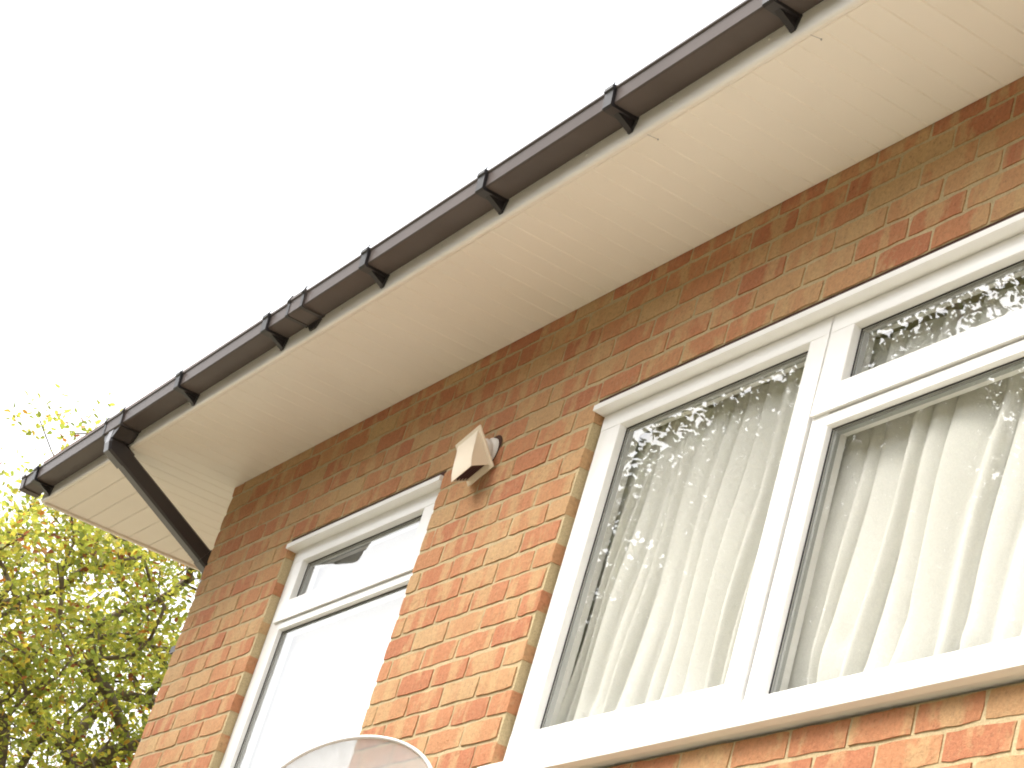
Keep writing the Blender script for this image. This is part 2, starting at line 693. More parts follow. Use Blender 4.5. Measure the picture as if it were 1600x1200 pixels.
BWD, GAP = 0.1, 0.0007
x = VERGE + 0.004
while x < WALL_R:
    x1 = min(x + BWD, WALL_R)
    yb = -0.002 if x > -0.002 else 4.0
    if x < -0.002 < x1:
        x1 = -0.002
    soffit_board(clip_poly([(x, -FAS + 0.0185), (x1 - GAP, -FAS + 0.0185), (x1 - GAP, yb), (x, yb)], False))
    x = x1
y = -FAS + 0.0185
while y < 0.45:
    y1 = y + BWD
    soffit_board(clip_poly([(VERGE + 0.004, y), (-0.1, y), (-0.1, y1 - GAP), (VERGE + 0.004, y1 - GAP)], True))
    y = y1
sb = MB().box(VERGE, WALL_R, -FAS + 0.0185, 0.09, SOF + 0.014, SOF + 0.03)
sb.box(VERGE, -0.001, 0.0901, 4.0, SOF + 0.014, SOF + 0.03)
sb.build('backing_board', 'soffit', soffit)
for px, py in ((4.682, -0.417), (3.924, -0.413)):            # fine nails left hanging from the boards
    w = MB().tube((px - 0.03, py - 0.028, SOF + 0.002), (px, py, SOF - 0.012), 0.0007, 0.0007, 5)
    w.tube((px, py, SOF - 0.015), (px, py, SOF - 0.011), 0.0022, 0.0022, 6)
    w.build('loose_nail', 'metal', soffit)

# --- fascia, verge board
fascia = MB().along_x([(-FAS, SOF + 0.006), (-FAS + 0.002, SOF + 0.001), (-FAS + 0.007, SOF - 0.003), (-FAS + 0.013, SOF - 0.003),
                       (-FAS + 0.018, SOF - 0.0005), (-FAS + 0.018, SOF + 0.15), (-FAS, SOF + 0.15)], VERGE - 0.02, WALL_R).build('fascia', 'fascia', house)
fascia['label'] = 'white fascia board behind the dark gutter'
for k, (nx, nz) in enumerate(((2.69, 5.040), (3.578, 5.046), (4.026, 5.050), (4.482, 5.055), (1.38, 5.036), (0.55, 5.032), (0.09, 5.030), (1.95, 5.036))):
    MB().tube((nx, -FAS - 0.003, nz), (nx, -FAS + 0.004, nz), 0.0042, 0.0042, 8).build('nail_cap', 'nail', fascia)
MB().box(VERGE - 0.02, VERGE, -FAS + 0.0185, 4.0, SOF - 0.010, SOF + 0.15).build('verge_board', 'fascia', house, 0.003)

# --- roof
rf = MB()
sl = math.tan(R(24))
rf.prism([(VERGE - 0.06, -0.50, 5.155), (WALL_R, -0.50, 5.155), (WALL_R, 4.2, 5.155 + 4.7 * sl), (VERGE - 0.06, 4.2, 5.155 + 4.7 * sl)],
         [(VERGE - 0.06, -0.50, 5.185), (WALL_R, -0.50, 5.185), (WALL_R, 4.2, 5.185 + 4.7 * sl), (VERGE - 0.06, 4.2, 5.185 + 4.7 * sl)])
rf.build('roof', 'roof', house)
MB().box(0.02, WALL_R, 4.1, 4.2, 0, 7.2).build('rear_wall', 'mortar', house)
MB().prism([(WALL_R - 0.1, 0.101, 0), (WALL_R - 0.1, 4.1, 0), (WALL_R - 0.1, 4.1, 7.1), (WALL_R - 0.1, 0.101, 5.2)],
           [(WALL_R - 0.002, 0.101, 0), (WALL_R - 0.002, 4.1, 0), (WALL_R - 0.002, 4.1, 7.1), (WALL_R - 0.002, 0.101, 5.2)]).build('side_wall', 'mortar', house)

# ------------------------------------------------------------------ windows
FY = 0.033          # frame face
SY = 0.025          # opening sash face, a little proud
GY = 0.052          # glass


def rail(m, axis, a0, a1, b_out, b_in, yf, lip=0.004):
    """frame member: flat face from b_out to b_in, then a steep bead back to the glass. axis 'x' = horizontal rail"""
    s = 1 if b_in > b_out else -1
    prof = [(yf, b_out), (yf, b_in - s * 0.002), (yf + 0.002, b_in), (GY + 0.001, b_in + s * lip), (0.095, b_in + s * lip), (0.095, b_out)]
    if axis == 'x':
        m.prism([(a0, y, z) for y, z in prof], [(a1, y, z) for y, z in prof])
    else:
        m.prism([(x, y, a0) for y, x in prof], [(x, y, a1) for y, x in prof])


def frame_ring(name, parent, ox0, ox1, oz0, oz1, ix0, ix1, iz0, iz1, yf, label=None):
    m = MB()
    rail(m, 'x', ox0, ox1, oz1, iz1, yf)
    rail(m, 'x', ox0, ox1, oz0, iz0, yf)
    k = 0.0008
    rail(m, 'z', iz0 - k, iz1 + k, ox0, ix0, yf + k)
    rail(m, 'z', iz0 - k, iz1 + k, ox1, ix1, yf + k)
    o = m.build(name, 'upvc', parent)
    if label:
        o['label'] = label
    return o


def pane(parent, x0, x1, z0, z1):
    q = 0.002
    MB().add([(x0 - q, GY, z0 - q), (x1 + q, GY, z0 - q), (x1 + q, GY, z1 + q), (x0 - q, GY, z1 + q)], [(0, 1, 2, 3)]).build('pane', 'glass', parent)
    g_ = 0.003
    gk = MB()
    for (a, b, c, d) in ((x0 + 0.004, x1 - 0.004, z1 - 0.004 - g_, z1 - 0.004), (x0 + 0.004, x1 - 0.004, z0 + 0.004, z0 + 0.004 + g_),
                         (x0 + 0.004, x0 + 0.004 + g_, z0 + 0.0086, z1 - 0.0086), (x1 - 0.004 - g_, x1 - 0.004, z0 + 0.0086, z1 - 0.0086)):
        gk.box(a, b, GY - 0.004, GY - 0.0012, c, d)
    gk.build('gasket', 'gasket', parent)
    s = 0.013
    sp = MB()
    sp.box(x0, x1, GY + 0.004, GY + 0.018, z1 - s, z1)
    sp.box(x0, x1, GY + 0.004, GY + 0.018, z0, z0 + s)
    sp.box(x0, x0 + s, GY + 0.004, GY + 0.018, z0 + s, z1 - s)
    sp.box(x1 - s, x1, GY + 0.004, GY + 0.018, z0 + s, z1 - s)
    sp.build('spacer_bar', 'spacer', parent)


def window_head(parent, o, over):
    z = o['z1']
    MB().along_x([(-0.012, z - 0.038), (-0.012, z - 0.020), (-0.009, z - 0.018), (0.07, z - 0.018), (0.07, z - 0.040), (FY - 0.004, z - 0.040)],
                 o['x0'] - over, o['x1'] - 0.004).build('head_trim', 'upvc', parent, 0.0012)
    MB().box(o['x0'] - 0.02, o['x1'] + 0.0, 0.0035, 0.1, z - 0.0175, z + 0.0042).build('lintel', 'lintel', parent)


# --- large window
win = part_group('window', house, 'large white framed window with a side casement and a top fanlight')
o = BW
window_head(win, o, -0.0)
zt = o['z1'] - 0.0405
fr = MB()
MX = 4.317
# frame surround, mullion and transom
rail(fr, 'x', o['x0'] + 0.001, o['x1'] - 0.001, zt, 4.513, FY)
rail(fr, 'x', o['x0'] + 0.001, o['x1'] - 0.001, o['z0'] + 0.065, 3.498, FY)
rail(fr, 'z', 3.497, 4.514, o['x0'] + 0.001, 3.20, FY + 0.0008)
rail(fr, 'z', 3.497, 4.514, o['x1'] - 0.001, 5.66, FY + 0.0008)
fr.box(MX + 0.0025, 4.388, FY + 0.0014, 0.094, 3.4975, 4.5135)
fr.box(MX - 0.012, MX + 0.0024, 0.072, 0.094, 3.4975, 4.5135)
rail(fr, 'x', 4.388, 5.66, 4.236, 4.204, FY + 0.0011)
fr.box(4.3885, 5.66, 0.072, 0.094, 4.2361, 4.26)
rail(fr, 'z', 3.499, 4.203, 4.3881, 4.3945, FY + 0.0019)
fr.build('frame', 'upvc', win)
MB().box(MX - 0.0035, MX + 0.0024, 0.060, 0.0715, 3.499, 4.513).build('gap_shade', 'gasket', win)  # black strip put in as the shade of the gap beside the mullion
MB().box(4.3885, 5.66, 0.060, 0.0715, 4.2365, 4.2424).build('gap_shade', 'gasket', win)  # black strip as the gap's shade under the fanlight
cas = frame_ring('casement', win, 3.172, MX - 0.004, 3.468, 4.536, 3.2835, 4.229, 3.5465, 4.484, SY, 'side hung casement sash')
pane(win, 3.2835, 4.229, 3.5465, 4.484)
frame_ring('fanlight', win, MX + 0.003, 5.72, 4.2425, 4.536, 4.4195, 5.63, 4.3185, 4.482, SY, 'narrow top hung fanlight sash')
pane(win, 4.4195, 5.63, 4.3185, 4.482)
pane(win, 4.3945, 5.66, 3.498, 4.204)
MB().along_x([(-0.042, 3.388), (-0.042, 3.428), (-0.036, 3.436), (FY - 0.002, 3.452), (0.09, 3.452), (0.09, 3.388), (-0.02, 3.384)],
             o['x0'] + 0.002, o['x1'] - 0.002).build('sill', 'upvc', win, 0.0015)

# --- narrow window
win2 = part_group('window', house, 'narrow white framed window reflecting the white sky')
o = SW
window_head(win2, o, -0.0)
zt = o['z1'] - 0.0405
fr = MB()
rail(fr, 'x', o['x0'] + 0.001, o['x1'] - 0.001, zt, 4.513, FY)
rail(fr, 'x', o['x0'] + 0.001, o['x1'] - 0.001, o['z0'] + 0.06, 3.20, FY)
rail(fr, 'z', 3.199, 4.514, o['x0'] + 0.001, 1.013, FY + 0.0008)
rail(fr, 'z', 3.199, 4.514, o['x1'] - 0.001, 2.075, FY + 0.0008)
rail(fr, 'x', 1.0125, 2.0755, 4.246, 4.218, FY + 0.0011)
fr.box(1.0125, 2.0755, 0.072, 0.094, 4.2461, 4.262)
fr.build('frame', 'upvc', win2)
MB().box(1.0135, 2.0745, 0.060, 0.0715, 4.2465, 4.2499).build('gap_shade', 'gasket', win2)  # black strip painting the shade in the gap above the transom
frame_ring('fanlight', win2, 0.952, 2.11, 4.250, 4.540, 1.034, 2.022, 4.329, 4.486, SY, 'top hung fanlight sash')
pane(win2, 1.034, 2.022, 4.329, 4.486)
pane(win2, 1.013, 2.075, 3.20, 4.218)
MB().along_x([(-0.042, 3.088), (-0.042, 3.128), (-0.036, 3.136), (FY - 0.002, 3.152), (0.09, 3.152), (0.09, 3.088)],
             o['x0'] + 0.002, o['x1'] - 0.002).build('sill', 'upvc', win2, 0.0015)


# ------------------------------------------------------------------ curtains
def curtain(x0, x1, z0, z1, yc, seed, label, folds, drift):
    rng = random.Random(seed)
    def cuts():
        c = [0.0]
        for _ in range(folds):
            c.append(c[-1] + rng.uniform(0.45, 1.6))
        return [q / c[-1] for q in c]
    top = cuts()
    bot = [min(max(t + rng.uniform(-0.35, 0.35) / folds, 0), 1) for t in top]
    bot[0], bot[-1] = 0.0, 1.0
    bot.sort()
    amp = [rng.uniform(0.4, 1.2) for _ in range(folds)]
    skew = [rng.uniform(0.25, 0.75) for _ in range(folds)]
    nx, nz = folds * 14, 44
    v, f = [], []
    crumple = [(rng.uniform(x0, x1), rng.uniform(0.0, 0.20), rng.uniform(0.03, 0.06), rng.uniform(-0.014, 0.010)) for _ in range(18)]
    for j in range(nz + 1):
        t = j / nz                       # 0 bottom .. 1 top
        for i in range(nx + 1):
            s = i / nx
            k = min(int(s * folds), folds - 1)
            u = s * folds - k
            ct = top[k] + (top[k + 1] - top[k]) * u
            cb = bot[k] + (bot[k + 1] - bot[k]) * u
            ss = cb + (ct - cb) * t
            xx = x0 + (x1 - x0) * ss + drift * (t - 0.5) * math.sin(math.pi * ss)
            w = u ** (math.log(0.5) / math.log(skew[k]))
            hump = math.sin(math.pi * w) ** 0.8
            yy = yc - 0.036 * amp[k] * hump * (0.55 + 0.45 * (1 - t)) + 0.006 * math.sin(9 * t + k)
            zz = z0 + (z1 - z0) * t
            for cx, cz, cr, ca in crumple:
                d2 = ((xx - cx) ** 2 + ((zz - z0 - cz) * 0.8) ** 2) / (cr * cr)
                if d2 < 6:
                    yy += ca * math.exp(-d2)
            v.append((xx, yy, zz))
    for j in range(nz):
        for i in range(nx):
            a = j * (nx + 1) + i
            f.append((a, a + 1, a + nx + 2, a + nx + 1))
    me = bpy.data.meshes.new('net_curtain')
    me.from_pydata(v, [], f)
    me.materials.append(M['curtain'])
    for p in me.polygons:
        p.use_smooth = True
    o = link('net_curtain', me)
    tag(o, label, 'curtain', 'net curtains in the large window')
    return o


curtain(2.88, 4.20, 3.47, 4.50, 0.128, 3, 'white net curtain in loose folds behind the casement pane', 17, 0.07)
curtain(4.208, 5.85, 3.47, 4.48, 0.130, 8, 'white net curtain with crumpled hem behind the wide fixed pane', 17, 0.08)
bl = MB().box(0.94, 2.14, 0.112, 0.115, 3.17, 4.50).build('pane_brightener', 'brightener')  # unseen pale sheet added behind the glass so the pane looks whiter
tag(bl, 'pale blind sheet added behind the narrow window to whiten its pane', 'brightener')

# ------------------------------------------------------------------ gutter
gut = thing('gutter', 'dark plastic square gutter on brackets along the eaves', 'gutter', (0, 0, 0))
GX0, GX1 = -1.285, WALL_R + 0.05
FALL = 0.004                                             # slight fall towards the outlet


def gz(x):
    return 5.047 + FALL * (x + 0.1)


PROF = [(-0.4545, 0.062), (-0.4545, 0.004), (-0.4585, 0.0), (-0.532, 0.0), (-0.5375, 0.004), (-0.5415, 0.046), (-0.5465, 0.050), (-0.5465, 0.056),
        (-0.538, 0.056), (-0.534, 0.006), (-0.530, 0.003), (-0.460, 0.003), (-0.4575, 0.006), (-0.4575, 0.062)]


def profile_at(prof, x, dz=0.0):
    return [(x, y, gz(x) + z + dz) for y, z in prof]


MB().prism(profile_at(PROF, GX0), profile_at(PROF, GX1)).build('trough', 'gutter', gut)
OUT = [(-0.4545, 0.066), (-0.4545, 0.0), (-0.4575, -0.004), (-0.533, -0.004), (-0.541, 0.001), (-0.5455, 0.046), (-0.551, 0.050), (-0.551, 0.061), (-0.546, 0.061), (-0.546, 0.0565)]
INN = [(-0.4548, 0.0655), (-0.4548, 0.002), (-0.458, -0.0008), (-0.5325, -0.0008), (-0.5385, 0.0035), (-0.5425, 0.046), (-0.5475, 0.0505), (-0.5475, 0.0565), (-0.547, 0.0567), (-0.5465, 0.0566)]


def strap(x0, x1, name, grow=0.0, mat='bracket'):
    o_ = [(y - grow if y < -0.46 else y, z - grow) if i not in (0, 9) else (y, z) for i, (y, z) in enumerate(OUT)]
    m = MB()
    n = len(o_)
    for i in range(n - 1):
        a, b, c, d = o_[i], o_[i + 1], INN[i + 1], INN[i]
        m.prism(profile_at([a, b, c, d], x0), profile_at([a, b, c, d], x1))
    return m.build(name, mat, gut)


def bracket(x, w=0.046):
    b = strap(x - w / 2, x + w / 2, 'bracket', 0.006)
    m = MB()
    z = gz(x)
    # tapering back plate on the fascia and the web under the trough
    m.prism([(x - w / 2 - 0.002, -FAS - 0.0005, z - 0.001), (x + w / 2 + 0.002, -FAS - 0.0005, z - 0.001), (x + 0.010, -FAS - 0.0005, z - 0.042), (x - 0.010, -FAS - 0.0005, z - 0.042)],
            [(x - w / 2 - 0.002, -FAS - 0.007, z - 0.001), (x + w / 2 + 0.002, -FAS - 0.007, z - 0.001), (x + 0.010, -FAS - 0.007, z - 0.042), (x - 0.010, -FAS - 0.007, z - 0.042)])
    m.prism([(x - 0.012, -FAS - 0.0071, z - 0.009), (x - 0.012, -FAS - 0.0071, z - 0.038), (x - 0.012, -FAS - 0.062, z - 0.009)],
            [(x + 0.012, -FAS - 0.0071, z - 0.009), (x + 0.012, -FAS - 0.0071, z - 0.038), (x + 0.012, -FAS - 0.062, z - 0.009)])
    m.build('back_plate', 'bracket', b)
    c = MB().prism([(x - 0.004, -0.552, z + 0.050), (x + 0.006, -0.552, z + 0.050), (x + 0.004, -0.546, z + 0.076), (x - 0.001, -0.546, z + 0.076)],
                   [(x - 0.004, -0.549, z + 0.050), (x + 0.006, -0.549, z + 0.050), (x + 0.004, -0.543, z + 0.076), (x - 0.001, -0.543, z + 0.076)])
    c.build('clip', 'bracket', b)
    return b


for bx in (5.35, 4.60, 3.83, 3.09, 2.28, 1.47, 0.63, -1.08):
    bracket(bx)


def union(x0, x1):
    u = strap(x0, x1, 'union', 0.0015, 'gutter')
    for xx in (x0 + 0.012, x1 - 0.012):
        m = MB()
        o_ = [(y - 0.0035 if y < -0.46 else y, z - 0.0035) for (y, z) in OUT[1:8]]
        i_ = [(y - 0.0014 if y < -0.46 else y, z - 0.0014) for (y, z) in OUT[1:8]]
        for i in range(len(o_) - 1):
            m.prism(profile_at([o_[i], o_[i + 1], i_[i + 1], i_[i]], xx - 0.011), profile_at([o_[i], o_[i + 1], i_[i + 1], i_[i]], xx + 0.011))
        z = gz(xx)
        m.prism([(xx - 0.006, -0.557, z + 0.048), (xx + 0.006, -0.557, z + 0.048), (xx + 0.006, -0.549, z + 0.074), (xx - 0.006, -0.549, z + 0.074)],
                [(xx - 0.006, -0.552, z + 0.048), (xx + 0.006, -0.552, z + 0.048), (xx + 0.006, -0.545, z + 0.074), (xx - 0.006, -0.545, z + 0.074)])
        m.build('clip', 'bracket', u)
    z = gz(x0)
    MB().prism([(x0 + 0.02, -FAS - 0.0005, z - 0.006), (x1 - 0.02, -FAS - 0.0005, z - 0.006), (x1 - 0.05, -FAS - 0.0005, z - 0.034), (x0 + 0.05, -FAS - 0.0005, z - 0.034)],
               [(x0 + 0.02, -FAS - 0.008, z - 0.006), (x1 - 0.02, -FAS - 0.008, z - 0.006), (x1 - 0.05, -FAS - 0.006, z - 0.034), (x0 + 0.05, -FAS - 0.006, z - 0.034)]).build('back_plate', 'bracket', u)
    return u


union(1.655, 1.80)
ou = union(-0.20, 0.02)
ou['label'] = 'running outlet above the downpipe'
zo = gz(-0.09)
MB().prism([(-0.185, -0.4605, zo - 0.0065), (0.005, -0.4605, zo - 0.0065), (0.005, -0.536, zo - 0.0065), (-0.185, -0.536, zo - 0.0065)],
           [(-0.145, -0.4625, zo - 0.046), (-0.035, -0.4625, zo - 0.046), (-0.045, -0.538, zo - 0.046), (-0.145, -0.538, zo - 0.046)]).build('outlet_body', 'bracket', ou, 0.003)
se = MB()
full = [(-0.4535, 0.066), (-0.4535, -0.003), (-0.4575, -0.0055), (-0.533, -0.0055), (-0.5415, -0.001), (-0.546, 0.046), (-0.552, 0.050), (-0.552, 0.062)]
se.prism(profile_at(full, GX0 - 0.008), profile_at(full, GX0 - 0.0005))
for i in range(len(full) - 1):
    a, b = full[i], full[i + 1]
    c, d = INN[min(i + 1, 7)], INN[i]
    se.prism(profile_at([a, b, c, d], GX0 - 0.0004), profile_at([a, b, c, d], GX0 + 0.045))
se.build('stop_end', 'gutter', gut)


# ------------------------------------------------------------------ downpipe
def square_rings(path, half):
    rings = []
    pts = [Vector(p) for p in path]
    for i, p in enumerate(pts):
        if i == 0:
            d = (pts[1] - p).normalized(); sc_ = 1
        elif i == len(pts) - 1:
            d = (p - pts[i - 1]).normalized(); sc_ = 1
        else:
            d0, d1 = (p - pts[i - 1]).normalized(), (pts[i + 1] - p).normalized()
            d = (d0 + d1).normalized(); sc_ = 1 / max(d.dot(d0), 0.3)
        xa = Vector((1, 0, 0))
        ya = d.cross(xa).normalized()
        c = 0.75
        ring = []
        for (u, w) in ((-1, -c), (-c, -1), (c, -1), (1, -c), (1, c), (c, 1), (-c, 1), (-1, c)):
            ring.append(tuple(p + xa * u * half + ya * w * half * sc_))
        rings.append(ring)
    return rings


PX = -0.095
pipe = thing('downpipe', 'dark square downpipe slanting from the gutter outlet under the soffit to the wall corner', 'drainpipe', (PX, 0.07, 0))


def pipe_part(path, half, name, mat='pipe'):
    m = MB().sweep(square_rings(path, half))
    m.v = [(a - PX, b - 0.07, c) for a, b, c in m.v]
    return m.build(name, mat, pipe)


top_p, el, low = Vector((PX, -0.502, 5.045)), Vector((PX, -0.502, 4.982)), Vector((PX, 0.070, 4.672))
dr = (low - el).normalized()
pipe_part([el + dr * 0.052, low - dr * 0.06], 0.0325, 'diagonal_pipe')
pipe_part([top_p, el + Vector((0, -0.0, 0.012)), el + Vector((0, 0.004, -0.004)), el + dr * 0.075], 0.0365, 'top_elbow')
pipe_part([low - dr * 0.08, low - dr * 0.012, low + Vector((0, 0, -0.016)), low + Vector((0, 0, -0.09))], 0.0365, 'lower_elbow')
pipe_part([low + Vector((0, 0, -0.075)), Vector((PX, 0.07, 0.06))], 0.0325, 'vertical_pipe')
for z in (4.3, 2.6, 0.9):
    m = MB().box(-0.044, 0.044, -0.044, 0.044, z, z + 0.03)
    m.box(0.0441, -PX - 0.001, -0.03, 0.03, z + 0.002, z + 0.028)
    m.build('pipe_clip', 'bracket', pipe)
MB().box(-0.044, 0.044, -0.012, 0.012, 5.0, 5.012)

# ------------------------------------------------------------------ vent cowl, drooping on its duct
U = Vector((0.146, 0.0, 0.040)); Vd = Vector((0.035, 0.073, -0.124))
u_ = U.normalized(); dn = (Vd - u_ * Vd.dot(u_)).normalized(); n_ = dn.cross(u_).normalized()
if n_.y > 0:
    n_ = -n_
BLp = Vector((2.420, -0.012, 4.457))
cen = BLp + U * 0.5 - Vd * 0.5
vent = thing('vent_cowl', 'cream plastic vent cowl sagging on its white duct beside the narrow window', 'vent', cen)


def V(a, b, c):                     # right, up, outwards in the cowl's own frame, relative to its centre
    return tuple(u_ * a - dn * b + n_ * c)


hp, hh = 0.075, 0.0735
m = MB()
m.prism([V(-hp, -hh, -0.006), V(hp, -hh, -0.006), V(hp, hh, -0.006), V(-hp, hh, -0.006)],
        [V(-hp, -hh, 0.0), V(hp, -hh, 0.0), V(hp, hh, 0.0), V(-hp, hh, 0.0)])
m.build('back_plate', 'vent', vent, 0.0015)
hw, ht, hb, dep = 0.061, 0.062, -0.060, 0.068
N = 10
outer, inner = [], []
for i in range(N + 1):
    t = i / N
    b = ht + (hb - ht) * t
    c = dep * (math.sin(t * math.pi / 2) ** 0.85) * (0.5 + 0.5 * t) + 0.001
    outer.append((b, c))
hood = MB()
for i in range(N):
    (b0, c0), (b1, c1) = outer[i], outer[i + 1]
    wt0, wt1 = hw, hw
    hood.prism([V(-wt0, b0, c0), V(wt0, b0, c0), V(wt1, b1, c1), V(-wt1, b1, c1)],
               [V(-wt0, b0 - 0.002, max(c0 - 0.003, 0.0005)), V(wt0, b0 - 0.002, max(c0 - 0.003, 0.0005)), V(wt1, b1, c1 - 0.003), V(-wt1, b1, c1 - 0.003)])
for sgn in (-1, 1):
    a0, a1 = sgn * (hw - 0.0005), sgn * (hw - 0.003)
    poly = [(ht, 0.0005)] + outer[1:] + [(hb, 0.0005)]
    hood.prism([V(a0, b, c) for b, c in poly], [V(a1, b, c) for b, c in poly])
hood.build('hood', 'vent', vent)
for k in range(5):
    c = 0.002 + k * 0.0118
    MB().prism([V(-hw + 0.004, hb + 0.016, c), V(hw - 0.004, hb + 0.016, c), V(hw - 0.004, hb + 0.002, c + 0.010), V(-hw + 0.004, hb + 0.002, c + 0.010)],
               [V(-hw + 0.004, hb + 0.018, c + 0.001), V(hw - 0.004, hb + 0.018, c + 0.001), V(hw - 0.004, hb + 0.004, c + 0.0115), V(-hw + 0.004, hb + 0.004, c + 0.0115)]).build('louvre', 'louvre', vent)
MB().prism([V(-hw + 0.0035, hb + 0.0195, 0.001), V(hw - 0.0035, hb + 0.0195, 0.001), V(hw - 0.0035, hb + 0.0195, 0.056), V(-hw + 0.0035, hb + 0.0195, 0.056)],
           [V(-hw + 0.0035, hb + 0.022, 0.001), V(hw - 0.0035, hb + 0.022, 0.001), V(hw - 0.0035, hb + 0.022, 0.056), V(-hw + 0.0035, hb + 0.022, 0.056)]).build('dark_backing', 'louvre', vent)  # dark sheet added so the louvred opening reads dark
hole_c = Vector((2.492, 0.0, 4.572))
p_plate = cen + n_ * -0.006
ax = hole_c - p_plate
rings = []
prof_r = [(0.0, 0.046), (0.28, 0.046), (0.34, 0.050), (0.50, 0.050), (0.56, 0.046), (0.70, 0.046), (0.78, 0.050), (1.25, 0.050)]
for t, r_ in prof_r:
    c_ = p_plate.lerp(hole_c, t)
    if t > 1:
        c_ = hole_c + Vector((0, 0.02, 0))
    nrm = (n_ * -1).lerp(Vector((0, 1, 0)), min(t, 1)).normalized()
    q = nrm.to_track_quat('Z', 'Y')
    rings.append([tuple(c_ - cen + q @ Vector((r_ * math.cos(a * math.pi / 10), r_ * math.sin(a * math.pi / 10), 0))) for a in range(20)])
MB().sweep(rings).build('duct', 'duct', vent, 0, True)
hole = MB()
q = Vector((0, 1, 0)).to_track_quat('Z', 'Y')
rr = []
for rad, yy in ((0.055, -0.0036), (0.055, -0.0020)):
    rr.append([tuple(hole_c + Vector((0.004, yy, 0.002)) - cen + q @ Vector((rad * (1 + 0.06 * math.sin(a * 0.8)) * math.cos(a * math.pi / 12), rad * (1 + 0.06 * math.sin(a * 0.8)) * math.sin(a * math.pi / 12), 0))) for a in range(24)])
hole.sweep(rr).build('hole_shade', 'lintel', vent)  # dark disc proud of the wall, standing in for the hole's shade

# ------------------------------------------------------------------ satellite dish
DC = Vector((2.955, -0.30, 3.26))
dn_ = Vector((0.50, -0.75, 0.35)).normalized()
dish = thing('satellite_dish', 'grey perforated satellite dish with pale rim below the narrow window', 'satellite dish', DC)
dx = Vector((0, 0, 1)).cross(dn_).normalized()
dz = dn_.cross(dx).normalized()
if dz.z < 0:
    dx, dz = -dx, -dz
RA, RB, DEP = 0.27, 0.235, 0.055
v, f = [(tuple(-dn_ * DEP))], []
NA, NR = 56, 9
for i in range(1, NR + 1):
    for a in range(NA):
        t = i / NR
        ang = a * 2 * math.pi / NA
        v.append(tuple(dx * (RA * t * math.cos(ang)) + dz * (RB * t * math.sin(ang)) - dn_ * (DEP * (1 - t * t))))
for a in range(NA):
    f.append((0, 1 + a, 1 + (a + 1) % NA))
for i in range(NR - 1):
    for a in range(NA):
        b = (a + 1) % NA
        f.append((1 + i * NA + a, 1 + (i + 1) * NA + a, 1 + (i + 1) * NA + b, 1 + i * NA + b))
me = bpy.data.meshes.new('reflector')
me.from_pydata(v, [], f)
me.materials.append(M['dish'])
for p in me.polygons:
    p.use_smooth = True
link('reflector', me, dish)
rim = []
for a in range(NA):
    ang = a * 2 * math.pi / NA
    c = dx * (RA * math.cos(ang)) + dz * (RB * math.sin(ang))
    out = (dx * math.cos(ang) + dz * math.sin(ang))
    rim.append([tuple(c + out * (0.006 * math.cos(b * math.pi / 3)) + dn_ * (0.006 * math.sin(b * math.pi / 3))) for b in range(6)])
rim.append(rim[0])
MB().sweep(rim, False).build('rim', 'dish_rim', dish, 0, True)
arm_end = dn_ * 0.26 - dz * 0.16
MB().tube(tuple(-dz * RB - dn_ * 0.0), tuple(arm_end), 0.011, 0.011, 8).build('feed_arm', 'metal', dish)
MB().tube(tuple(arm_end + dz * 0.0), tuple(arm_end - dn_ * 0.05 + dz * 0.035), 0.02, 0.024, 12).build('receiver', 'metal', dish)
wall_pt = Vector((DC.x - 0.05, 0.0, DC.z - 0.12)) - DC
mt = MB().tube(tuple(-dn_ * 0.06), tuple(Vector((wall_pt.x, wall_pt.y - 0.12, wall_pt.z))), 0.016, 0.016, 8)
mt.tube((wall_pt.x, wall_pt.y - 0.12, wall_pt.z), tuple(wall_pt), 0.016, 0.016, 8)
mt.box(wall_pt.x - 0.05, wall_pt.x + 0.05, wall_pt.y - 0.006, wall_pt.y - 0.003, wall_pt.z - 0.08, wall_pt.z + 0.08)
mt.build('wall_mount', 'metal', dish)


